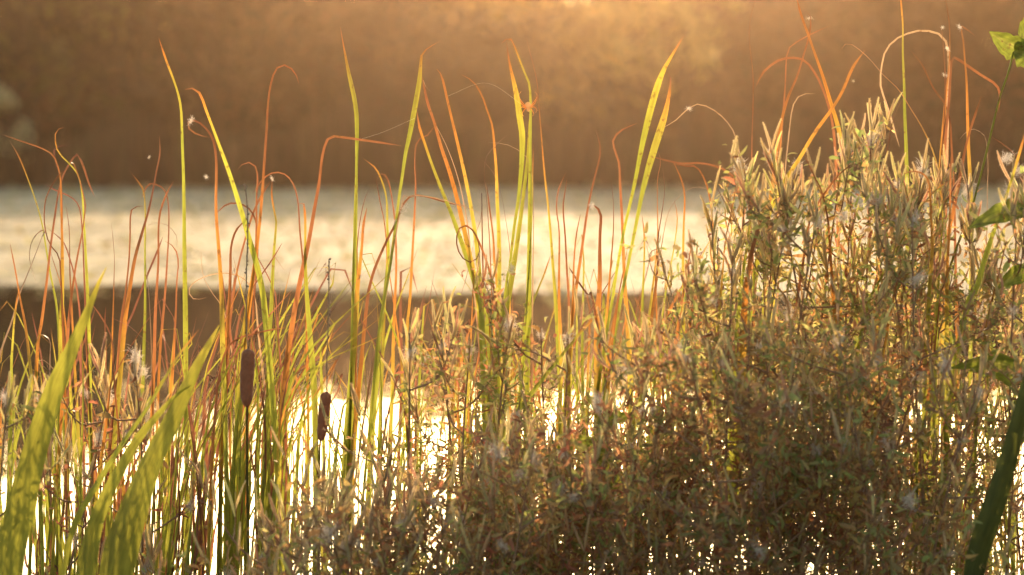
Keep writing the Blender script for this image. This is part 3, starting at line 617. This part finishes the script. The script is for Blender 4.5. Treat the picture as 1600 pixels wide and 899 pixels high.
# ------------------------------------------------------------------ willowherb
r = random.Random(4)
def herb_leaf_geo(r, Ln, wd):
    """a folded, curling lance leaf along +Z"""
    V = []; F = []; n = 5; curl = r.uniform(-2.8, 2.8); fold = r.uniform(.15, .55); p = Vector(); a = 0
    for i in range(n):
        t = i / (n - 1); w = wd * (math.sin(math.pi * min(1, .12 + .88 * t) ** .75) + .04) if i < n - 1 else wd * .03
        nr = Vector((0, math.cos(a), -math.sin(a)))
        V += [p + Vector((-w / 2, 0, 0)) + nr * fold * w * .5, p.copy(), p + Vector((w / 2, 0, 0)) + nr * fold * w * .5]
        if i:
            b = 3 * (i - 1); F += [(b, b + 1, b + 4, b + 3), (b + 1, b + 2, b + 5, b + 4)]
        a += curl / (n - 1); p = p + Vector((0, math.sin(a), math.cos(a))) * Ln / (n - 1)
    return V, F
HC = [(0.42, 0.49, 0.14), (0.52, 0.54, 0.18), (0.64, 0.58, 0.22), (0.36, 0.41, 0.13), (0.66, 0.46, 0.16), (0.54, 0.32, 0.12)]
HLEAF = []; HRAW = []
for i in range(14):
    V, F = herb_leaf_geo(r, r.uniform(.026, .050), r.uniform(.006, .013)); c = HC[i % 6]; HRAW.append((list(V), list(F)))
    nf = len(F); E0 = [V[3 * k] for k in range(5)]; E1 = [V[3 * k + 2] for k in range(5)]; V = list(V); F = list(F)
    for E in (E0, E1): hairs(V, F, E, [0.0002] * 5, r, 9, .0032, .00030)
    HLEAF.append(mesh_data('willowherb_leaf', V, F, M['herb'], cols=[c] * len(V), mat2=M['hair'], from2=nf))
PODS = []
for i in range(8):
    V = []; F = []; Ln = r.uniform(.06, .10); cv = r.uniform(-.012, .012)
    P_ = [Vector((cv * math.sin(t * 3.1), 0, Ln * t)) for t in (0, .25, .5, .75, 1)]; R_ = [.0013, .0027, .0029, .0026, .0010]
    for wing in range(3):
        a_ = math.pi * wing / 3 + .3; sd = Vector((math.cos(a_), math.sin(a_), 0)); b = len(V)
        for p, q in zip(P_, R_): V += [p - sd * q, p + sd * q]
        F += [(b + 2 * j, b + 2 * j + 1, b + 2 * j + 3, b + 2 * j + 2) for j in range(4)]
    nf = len(F); hairs(V, F, P_, R_, r, 60, .0032, .00028)
    PODS.append(mesh_data('seed_pod', V, F, M['pod'], cols=[((.82, .72, .40), (.86, .80, .44), (.76, .58, .34), (.80, .74, .38))[i % 4]] * len(V), mat2=M['hair'], from2=nf))
FLUFF = []
for i in range(5):
    V = []; F = []
    for k in range(230):
        d = Vector((r.gauss(0, 1), r.gauss(0, 1), r.gauss(.4, 1))).normalized(); Ln = .018 * r.random() ** 1.3 + .003
        o_ = Vector((r.gauss(0, .0045), r.gauss(0, .0045), r.gauss(0, .008))); s = d.orthogonal().normalized() * .00024
        b = len(V); m_ = o_ + d * Ln * .6 + Vector((0, 0, r.uniform(-.003, .003))); V += [o_ - s, o_ + s, m_ + s, o_ + d * Ln, m_ - s]; F.append((b, b + 1, b + 2, b + 3, b + 4))
    FLUFF.append(mesh_data('seed_fluff', V, F, M['fluff'], smooth=False))
UPV = Vector((0, 0, 1))
def place(name, me, root, p, d, r, sc=1.0):
    o = bpy.data.objects.new(name, me); C.objects.link(o); o.parent = root; o.location = p
    q = d.to_track_quat('Z', 'Y') @ Quaternion((0, 0, 1), r.random() * 6.283)
    o.rotation_mode = 'QUATERNION'; o.rotation_quaternion = q; o.scale = (sc, sc, sc)
    return o
def willowherb(label, top, depth, seed, leafy=1.0, pods=8, branches=8, fluff=2, lean=0.0, n_own=30, bulk=220, dry=0.0, group='willowherb plants on the near bank', spread=1.0):
    r = random.Random(seed); T = at(*top, depth)
    base = Vector((T.x - lean + r.uniform(-.22, .22), depth + r.uniform(-.25, .2), 0)); root = empty('willowherb', base); tag(root, label, 'willowherb', group)
    t_ = T - base; A, Ln = spline([Vector((0, 0, -.03)), Vector((t_.x * .25 + r.uniform(-.02, .02), t_.y * .3, t_.z * .4)), Vector((t_.x * .65, t_.y * .7, t_.z * .75)), t_], 26)
    A = [Vector(a) for a in A]; V = []; F = []; tube(V, F, A, [.0045 - .0028 * i / 25 for i in range(26)], 6); stem_o = obj('stem', mesh_data('stem', V, F, M['stem']), root)
    lo_z = next((i for i in range(26) if (A[i] + base).z > .45), 12) / 25.0
    axes = [(A, min(.8, max(lo_z, .3)), stem_o)]
    for k in range(branches):
        f = lo_z * .75 + (.96 - lo_z * .75) * (k + r.random()) / branches; p = A[int(f * 25)]; a = k * 2.4 + r.uniform(-.6, .6); bl = (.50 - .32 * f) * r.uniform(.6, 1.4) * spread
        out_ = Vector((math.cos(a), math.sin(a) * .7, 0)); up_ = r.uniform(.25, .95); e = p + out_ * bl * r.uniform(.6, .95) + UPV * bl * up_
        V = []; F = []; nf = 0; H = []
        def twig(p0, p1, p2, r0, n_):
            B, _ = spline([p0, p1, p2], n_); B = [Vector(b) for b in B]; R_ = [r0 * (1 - .65 * i / (n_ - 1)) for i in range(n_)]; tube(V, F, B, R_, 5); H.append((B, R_)); return B
        first = len(axes); B = twig(p, p + out_ * bl * r.uniform(.3, .55) + UPV * bl * r.uniform(.02, .3), e, .0025, 12); axes.append((B, .2, None))
        for q in range(r.randint(1, 3)):
            b0 = B[r.randint(3, 9)]; a2 = a + r.choice((-1, 1)) * r.uniform(.4, 1.4); o2 = Vector((math.cos(a2), math.sin(a2), 0)); l2 = bl * r.uniform(.25, .55)
            axes.append((twig(b0, b0 + o2 * l2 * .4 + UPV * l2 * .2, b0 + o2 * l2 * .6 + UPV * l2 * r.uniform(.5, 1), .0016, 8), .1, None))
        nf = len(F)
        for B, R_ in H: hairs(V, F, B, R_, r, 14, .0030, .00026)
        bo = obj('branch', mesh_data('branch', V, F, M['stem'], mat2=M['hair'], from2=nf), root)
        for j in range(first, len(axes)): axes[j] = (axes[j][0], axes[j][1], bo)
    def spot():
        B, lo, ho = axes[0] if r.random() < .12 else r.choice(axes)
        f = lo + (1 - lo) * r.random(); x = f * (len(B) - 1); i = min(int(x), len(B) - 2); p = B[i].lerp(B[i + 1], x - i)
        d = (B[i + 1] - B[i]).normalized(); a = r.random() * 6.283; o1 = d.orthogonal().normalized(); o2 = d.cross(o1)
        return p, (o1 * math.cos(a) + o2 * math.sin(a) + d * r.uniform(-.2, .9)).normalized(), ho
    for k in range(int(n_own * leafy)):
        p, d, ho = spot()
        if (p + base).z < .42: continue
        me = HLEAF[r.randrange(14)] if r.random() > dry else HLEAF[r.choice((4, 5, 10, 11))]
        place('leaf', me, ho, p, d, r, r.uniform(.7, 1.25))
    V = []; F = []; K = []
    for k in range(int(1.7 * bulk * leafy)):
        p, d, ho = spot()
        if (p + base).z < .3: continue
        LV, LF = HRAW[r.randrange(14)]; s = r.uniform(.45, .95); q = (d.to_track_quat('Z', 'Y') @ Quaternion((0, 0, 1), r.random() * 6.283)).to_matrix() * s
        p = p + Vector((r.gauss(0, .02), r.gauss(0, .03), r.gauss(0, .02))); b = len(V); V += [q @ v + p for v in LV]; F += [tuple(b + j for j in f) for f in LF]
        c = np.array(HC[r.choice((4, 5)) if r.random() < dry else r.randrange(6)]) * r.uniform(.7, 1.2); K += [c] * len(LV)
    if V:
        o = obj('foliage', mesh_data('foliage', V, F, M['herb'], cols=K), root); o['kind'] = 'stuff'
    def pod_at(B, f, sp, ho):
        x = f * (len(B) - 1); i = min(int(x), len(B) - 2); p = B[i].lerp(B[i + 1], x - i); d = (B[i + 1] - B[i]).normalized(); a = r.random() * 6.283
        place('seed_pod', PODS[r.randrange(8)], ho, p, (d * .6 + UPV * .7 + Vector((math.cos(a), math.sin(a), 0)) * sp).normalized(), r, r.uniform(.75, 1.2))
    for k in range(pods): pod_at(A, r.uniform(.88, 1.0), .5, stem_o)
    for B, _, ho in axes[1:]:
        for k in range(r.randint(0, max(2, pods // 2))): pod_at(B, r.uniform(.5, 1.0), .5, ho)
    for k in range(fluff):
        p, d, ho = spot()
        if k == 0: ho = stem_o; p = A[-1] - UPV * r.uniform(0, .05)
        if (p + base).z > .45: place('seed_fluff', FLUFF[r.randrange(5)], ho, p, (d + UPV).normalized(), r, r.uniform(.7, 1.3))
TOPG = 'podded willowherbs at the top of the large bush'
WH = [
 ('willowherb at the bush edge with few pods above the half hidden cattail head', (1112, 345), 6.6, dict(pods=6, branches=5, n_own=24, bulk=60, spread=.7, fluff=3)),
 ('willowherb with a bright white tuft poking out of the bush side', (1165, 275), 6.7, dict(pods=7, branches=6, bulk=90, spread=.8, fluff=4)),
 ('willowherb with a wide fan of slanting pods left of the tallest pods', (1205, 235), 6.6, dict(pods=14, branches=8, bulk=150)),
 ('willowherb with pods leaning under the slanting green blade', (1245, 260), 6.8, dict(pods=10, bulk=170)),
 ('shorter willowherb between the pod fan and the tall pod tops', (1288, 300), 6.7, dict(pods=7, bulk=200)),
 ('willowherb with a comb of pale upright pods', (1322, 205), 6.7, dict(pods=13, bulk=170)),
 ('tallest willowherb of the bush with pods like candles', (1362, 192), 6.8, dict(pods=10, bulk=150, branches=7)),
 ('willowherb under the tall straight cattail leaving the picture top', (1402, 270), 6.7, dict(pods=9, bulk=200)),
 ('willowherb with crowded pods slanting right of the tallest plant', (1442, 265), 6.6, dict(pods=13, bulk=160)),
 ('willowherb with sparse pods by the glinting capped cattail', (1482, 255), 6.8, dict(pods=13, bulk=130)),
 ('willowherb at the bush shoulder beside the long bare stalk', (1512, 290), 6.7, dict(pods=10, bulk=110, spread=.8)),
 ('willowherb with white tufts at the picture edge', (1580, 275), 6.5, dict(pods=7, bulk=130, fluff=5, spread=.8)),
]
for i, (lab, top, dep, kw) in enumerate(WH): willowherb(lab, top, dep, 300 + i, group=TOPG, **dict(kw, bulk=int(kw['bulk'] * 1.7), pods=kw['pods'] + 3))
MIDL = ['beside the half hidden cattail head', 'behind the wide orange withered leaf', 'under the wide fan of slanting pods', 'below the shorter plant between pod fan and candles', 'at the heart of the bush under the comb of pods',
        'under the candle pods', 'left of the upright blade with a rust arched tip', 'crossed by the low orange and rust blades', 'under the bush shoulder by the slanting green blade', 'at the picture edge under the white tufts']
LOWL = ['at the near corner of the large bush', 'under the half hidden cattail head', 'under the wide orange withered leaf, halfway down', 'under the pod fan, halfway down', 'halfway down below the comb of pods', 'halfway down below the candle pods',
        'behind the foot of the upright green blade', 'behind the broad drooping leaf', 'at the picture edge above the dark thick leaf', 'low down below the wide orange withered leaf', 'low down below the pod fan', 'low down below the comb of pods',
        'lowest at the near corner of the bush', 'lowest next to the near corner', 'lowest in the middle of the bush', 'low down left of the white gaps']
BOTL = ['left of the long purple pods', 'right under the long purple pods', 'left of the tall purple podded one, second row', 'under the antler like pods', 'under the curled leaves of the middle bush', 'left of the dark spider blade foot', 'at the foot of the dark spider blade',
        'right of the dark spider blade foot', 'under the bent green blade', 'at the foot of the twin leaves, bottom edge', 'at the bottom edge below the slim cattail head', 'at the bottom edge below the purple pods', 'at the bottom edge below the antler like pods',
        'at the bottom edge below the dark spider blade', 'lowest by the lone podded one', 'at the bottom edge near the large bush', 'at the bottom edge under the bent green blade']
for i, (x, y) in enumerate([(1145, 400), (1190, 360), (1232, 330), (1278, 325), (1330, 300), (1378, 310), (1425, 335), (1470, 340), (1535, 410), (1588, 365)]):
    willowherb('leafy sunlit willowherb ' + MIDL[i], (x, y), 6.3 + (i * 37 % 10) * .06, 340 + i, pods=10, bulk=290, n_own=34, fluff=6, spread=1.2, group='willowherbs in the middle of the large bush')
for i, (x, y) in enumerate([(1075, 560), (1130, 545), (1190, 520), (1250, 530), (1310, 520), (1370, 540), (1440, 560), (1530, 600), (1590, 560), (1160, 640), (1230, 620), (1300, 640), (1060, 700), (1120, 730), (1270, 730), (1360, 690)]):
    willowherb('shaded leafy willowherb ' + LOWL[i], (x, y), 6.0 + (i * 53 % 10) * .05, 360 + i, pods=4, bulk=480 if x < 1400 else 170, n_own=30, spread=1.2, fluff=4, group='willowherbs low in the large bush', dry=.5)
MID = [
 ('willowherb leaning out over white water with pods like antlers', (640, 520), 6.5, dict(lean=-.2, pods=9, branches=6, bulk=130, n_own=24, spread=.8)),
 ('willowherb with curled leaves under the tall pale pods of the middle bush', (690, 530), 6.6, dict(pods=7, branches=7, bulk=170, spread=.8)),
 ('crooked leafy willowherb left of the dark spider blade', (735, 530), 6.6, dict(pods=2, branches=8, bulk=360)),
 ('highest willowherb of the middle bush behind the dark blade', (795, 505), 6.6, dict(pods=1, branches=8, bulk=380)),
 ('leafy willowherb right of the dark spider blade', (845, 510), 6.6, dict(pods=1, branches=8, bulk=340)),
 ('brown willowherb with a drooping head crossed by the bent green blade', (888, 520), 6.6, dict(pods=2, branches=5, bulk=60, n_own=20, dry=.6)),
 ('willowherb of slender bright pods at the near corner of the large bush', (1020, 520), 6.3, dict(pods=8, branches=8, bulk=130, fluff=5, lean=-.05)),
 ('low willowherb at the foot of the twin leaves', (945, 650), 6.3, dict(pods=4, branches=7, bulk=140)),
 ('low willowherb beside the leaning rust stalk', (1005, 640), 6.2, dict(pods=4, branches=7, bulk=180, fluff=4)),
 ('willowherb of long purple pods over the white water', (600, 750), 6.3, dict(pods=11, branches=6, bulk=40, n_own=16, dry=.4)),
 ('podded willowherb standing alone left of the slim cattail head foot', (445, 810), 6.3, dict(pods=10, branches=6, bulk=35, n_own=16, dry=.5)),
 ('willowherb with dark top leaves under the slim cattail head', (495, 830), 6.2, dict(pods=5, branches=7, bulk=110)),
 ('dry willowherb full of white fluff behind the sword leaves', (212, 575), 6.7, dict(pods=9, branches=8, bulk=60, n_own=22, fluff=13, dry=.9, spread=.8)),
 ('dry rust willowherb between the towering sword leaf and the fluffy one', (170, 610), 6.8, dict(pods=7, branches=8, bulk=90, n_own=22, fluff=6, dry=.95, spread=.8)),
 ('small willowherb with a white tuft at the picture edge beside the sword leaf', (12, 615), 6.3, dict(pods=6, branches=6, bulk=110, n_own=20, fluff=3, spread=.6)),
]
for i, (lab, top, dep, kw) in enumerate(MID): willowherb(lab, top, dep, 420 + i, **kw)
for i, (x, y) in enumerate([(540, 845), (575, 835), (625, 840), (665, 805), (700, 795), (745, 730), (790, 680), (835, 690), (880, 700), (930, 740), (560, 820), (640, 810), (720, 790), (810, 790), (480, 830), (1000, 770), (890, 810)]):
    willowherb('tangled low willowherb ' + BOTL[i], (x, y), 5.9 + (i * 53 % 10) * .05, 460 + i, pods=5, bulk=250 if x > 700 else 110, n_own=22, fluff=4, dry=.55, group='willowherbs in the low bush along the bottom')

for i, (x, y) in enumerate([(1030, 690), (1080, 640), (1125, 660), (1170, 630), (1215, 650), (1260, 640), (1305, 660), (1350, 680), (740, 770), (790, 750), (850, 740), (910, 760), (970, 740)]):
    willowherb('dim willowherb deep behind the ' + ('lower half of the large bush' if x > 1000 else 'low bush along the bottom'), (x, y), 7.25 + (i * 7 % 5) * .07, 500 + i, pods=2, bulk=420, n_own=8, fluff=0, spread=1.2, group='dim willowherbs behind the ' + ('large bush' if x > 1000 else 'low bush'))

# ------------------------------------------------------------------ broad leaved plants
def broad_leaf(root, base, a, b, w, r, dep, droop=.3, dd=0.0):
    """ovate leaf from a (stalk) to b (tip), both pixels"""
    A = at(*a, dep) - base; B = at(*b, dep + dd) - base; ax = B - A; Ln = ax.length; d = ax.normalized(); s = d.cross(Vector((0, 1, 0))).normalized()
    s = (Quaternion(d, r.uniform(-.6, .6)) @ s); nr = d.cross(s); wm = w * dep / FPX; V = []; F = []; K = []; U = []; nU = 12; nA = 7
    ph = r.random() * 6
    for i in range(nU):
        t = i / (nU - 1); ww = wm * (math.sin(math.pi * (.03 + .95 * t) ** .72) + .02) * (1 + .08 * math.sin(t * 26 + ph))
        c = A + ax * t + Vector((0, 0, -1)) * droop * Ln * (t * t - t) * -1.2 + nr * .03 * Ln * math.sin(t * 7 + ph)
        for k in range(nA):
            u = k / (nA - 1) * 2 - 1
            V.append(c + s * u * ww * .5 + nr * (abs(u) * .22 + .07 * math.sin(t * 15 + u * 4 + ph)) * ww)
            g = .8 + .25 * math.sin(t * 20 + abs(u) * 5); K.append(tuple(q * g for q in ((.30, .36, .05) if abs(u) > .1 else (.42, .44, .10)))); U.append((k / (nA - 1), t))
        if i:
            q = len(V) - 2 * nA
            for k in range(nA - 1): F.append((q + k, q + k + 1, q + nA + k + 1, q + nA + k))
    obj('leaf', mesh_data('leaf', V, F, M['broad'], cols=K, uvs=U), root)
def broad_plant(label, dep, stalk, leaves, seed, rad=.005):
    r = random.Random(seed); P = [at(x, y, dep) for x, y in reversed(stalk)]; foot = Vector((P[0].x + (P[0].x - P[1].x) * .8, dep, 0))
    root = empty('broad_leaved_plant', foot); tag(root, label, 'plant', 'broad leaved plants among the willowherb')
    A, _ = spline([Vector((0, 0, -.03))] + [p - foot for p in P], 34); V = []; F = []; A = [Vector(a) for a in A]
    tube(V, F, A, [rad * (1 - .55 * i / 33) for i in range(34)], 7); obj('stalk', mesh_data('stalk', V, F, M['blade'], cols=[(.34, .36, .07)] * len(V)), root)
    for a, b, w, dr, dd in leaves: broad_leaf(root, foot, a, b, w, r, dep, dr, dd)
broad_plant('long bare green stalk ending in a broad leaf at the top corner', 6.9, [(1584, 81), (1575, 115), (1562, 153), (1544, 227), (1530, 283), (1517, 330), (1500, 373), (1487, 413), (1465, 520)],
            [((1606, 78), (1546, 50), 40, .2, .02), ((1586, 80), (1622, 84), 40, .2, -.05), ((1598, 70), (1612, 20), 26, -.2, .05)], 1)
broad_plant('broad leaved plant drooping wide pointed leaves in from the picture edge', 6.4, [(1618, 320), (1615, 420), (1612, 560), (1610, 700)],
            [((1616, 335), (1512, 358), 36, -.25, -.1), ((1614, 590), (1484, 572), 48, -.3, -.1), ((1614, 600), (1597, 690), 44, .2, -.1), ((1615, 420), (1560, 450), 30, -.2, .05), ((1616, 325), (1580, 300), 26, .1, .05)], 2)
broad_plant('low broad leaved plant with curled dark leaves under the twin leaves', 6.35, [(938, 640), (934, 720), (930, 800), (926, 870)],
            [((936, 668), (992, 650), 24, -.2, -.1), ((934, 690), (868, 706), 24, -.3, .1), ((933, 715), (975, 716), 26, -.25, -.1), ((931, 755), (860, 760), 30, -.3, .05), ((932, 740), (985, 780), 26, -.2, .1), ((938, 642), (915, 615), 18, .2, 0)], 3)

# ------------------------------------------------------------------ spider, thread, drifting seeds
dep = 6.74; c = at(825, 166, dep); root = empty('spider', c); tag(root, 'small amber spider with raised legs hanging between the green cattail pair', 'spider')
m_sp = leaf_material('spider_body', trans=0.8, rough=0.4, spec=0.4, veins=False)
def ellipsoid(V, F, o_, rx, ry, rz, nu=10, nv=7):
    b = len(V)
    for j in range(nv + 1):
        ph = math.pi * j / nv
        for i in range(nu): V.append(o_ + Vector((rx * math.sin(ph) * math.cos(6.2832 * i / nu), ry * math.sin(ph) * math.sin(6.2832 * i / nu), rz * math.cos(ph))))
    for j in range(nv):
        for i in range(nu): F.append((b + j * nu + i, b + j * nu + (i + 1) % nu, b + (j + 1) * nu + (i + 1) % nu, b + (j + 1) * nu + i))
V = []; F = []; ellipsoid(V, F, Vector((0, 0, .002)), .0075, .006, .008); ellipsoid(V, F, Vector((.001, -.002, -.0085)), .0045, .004, .005)
obj('body', mesh_data('body', V, F, m_sp, cols=[(.95, .72, .45)] * len(V)), root)
for sx in (-1, 1):
    for k, (dx, dz, kx, kz) in enumerate([(.016, .034, .021, .012), (.022, .022, .019, .004), (.018, -.016, .02, -.002), (.010, -.024, .013, -.010)]):
        V = []; F = []; A, _ = spline([Vector((sx * .003, 0, -.004)), Vector((sx * kx * .75, -.004 + .004 * k, kz)), Vector((sx * kx * 1.05, -.002, (kz + dz) * .55)), Vector((sx * dx, 0, dz))], 10)
        tube(V, F, [Vector(a) for a in A], [.0013 - .0009 * i / 9 for i in range(10)], 5); obj('leg', mesh_data('leg', V, F, m_sp, cols=[(.95, .55, .22)] * len(V)), root)
def thread(label, pts, dep, seed):
    r = random.Random(seed); P = [at(x, y, d) for (x, y), d in zip(pts, dep)]; A, _ = spline([p - P[0] for p in P], 24); V = []; F = []
    tube(V, F, [Vector(a) for a in A], [.0002] * 24, 4); o = obj('spider_thread', mesh_data('spider_thread', V, F, M['fluff']), None, P[0]); tag(o, label, 'thread', 'spider threads strung between the blades')
thread('faint spider thread from the flicked green leaf towards the snapped rust leaf', [(648, 185), (600, 206), (560, 219)], (6.85, 6.87, 6.9), 1)
thread('faint spider thread running from the spider up to the pale pointed blade', [(815, 163), (760, 130), (700, 150)], (6.74, 6.8, 6.9), 2)
for i, (x, y, d, lab) in enumerate([(322, 277, 6.6, 'white seed tuft drifting beside the looped dry tip'), (1333, 127, 6.6, 'white seed tuft drifting above the comb of pale pods'), (233, 246, 7.4, 'tiny seed tuft drifting left of the twisting red tip')]):
    o = obj('drifting_seed', FLUFF[i], None, at(x, y, d)); o.scale = (.42, .3, .22); o.rotation_euler = (.3, .5, i); tag(o, lab, 'seed', 'seeds drifting in the air')
for i, (x, y, d, sc, lab) in enumerate([(298, 189, 6.88, .5, 'white tuft added for the glint on the looped dry tip'), (631, 327, 6.88, .75, 'largest white tuft added for the glint on the bending dry leaf'), (616, 347, 6.88, .4, 'small tuft added for a glint lower on the bending dry leaf'),  # tufts on the cattail tips are added in place of bright glints
        (925, 322, 6.83, .55, 'white tuft added for the glint on the curled cap of the broad orange blade'), (1077, 170, 6.98, .42, 'white tuft added for the glint on the looping dry stalk by the twin leaves'), (1265, 29, 7.18, .4, 'white tuft added for the glint on the orange tip near the picture top'),
        (1473, 43, 6.98, .35, 'tuft added for a glint on the rust tip beside the yellow green cattail'), (1480, 76, 6.98, .38, 'tuft added for a glint below the wide pale arch on the yellow green cattail'), (1476, 117, 6.98, .38, 'tuft added for the lowest glint on the yellow green cattail'),
        (1499, 42, 6.98, .4, 'tuft added for the glint on the folded cap near the corner leaf'), (425, 279, 7.03, .35, 'tuft added for the glint on the green blade inside the rust hoop'), (798, 420, 6.78, .8, 'pale blurred tuft low on the spider blades'),
        (1155, 259, 6.7, 1.2, 'bright pink white tuft jutting from the bush side'), (1120, 332, 6.6, .8, 'bright tuft among the first pods at the bush edge'), (1143, 376, 6.6, .9, 'pale tuft under the first pods at the bush edge'), (1318, 338, 6.55, 1.3, 'largest white tuft in the upper middle of the bush'),
        (1394, 346, 6.55, 1.2, 'star shaped white tuft below the candle pods'), (1432, 437, 6.3, 1.2, 'white tuft beside the slanting green blade low in the bush'), (1572, 248, 6.6, 1.0, 'upper white tuft at the picture edge'), (1592, 268, 6.6, 1.0, 'lower white tuft at the picture edge'),
        (1062, 545, 6.3, 1.0, 'white tuft above the near corner of the bush'), (1077, 606, 6.2, .9, 'white tuft lower on the near corner of the bush'), (212, 558, 6.6, 1.1, 'upper white tuft on the fluffy dry willowherb'), (225, 580, 6.6, 1.0, 'lower white tuft on the fluffy dry willowherb'), (133, 615, 6.7, .9, 'round white tuft beside the towering sword leaf')]):
    o = obj('seed_tuft_or_glint', FLUFF[i % 5], None, at(x, y, d)); o.scale = (sc, sc, sc); o.rotation_euler = (.3 * i, .5, i); tag(o, lab, 'seed tuft', 'seed tufts caught on the cattail leaves')
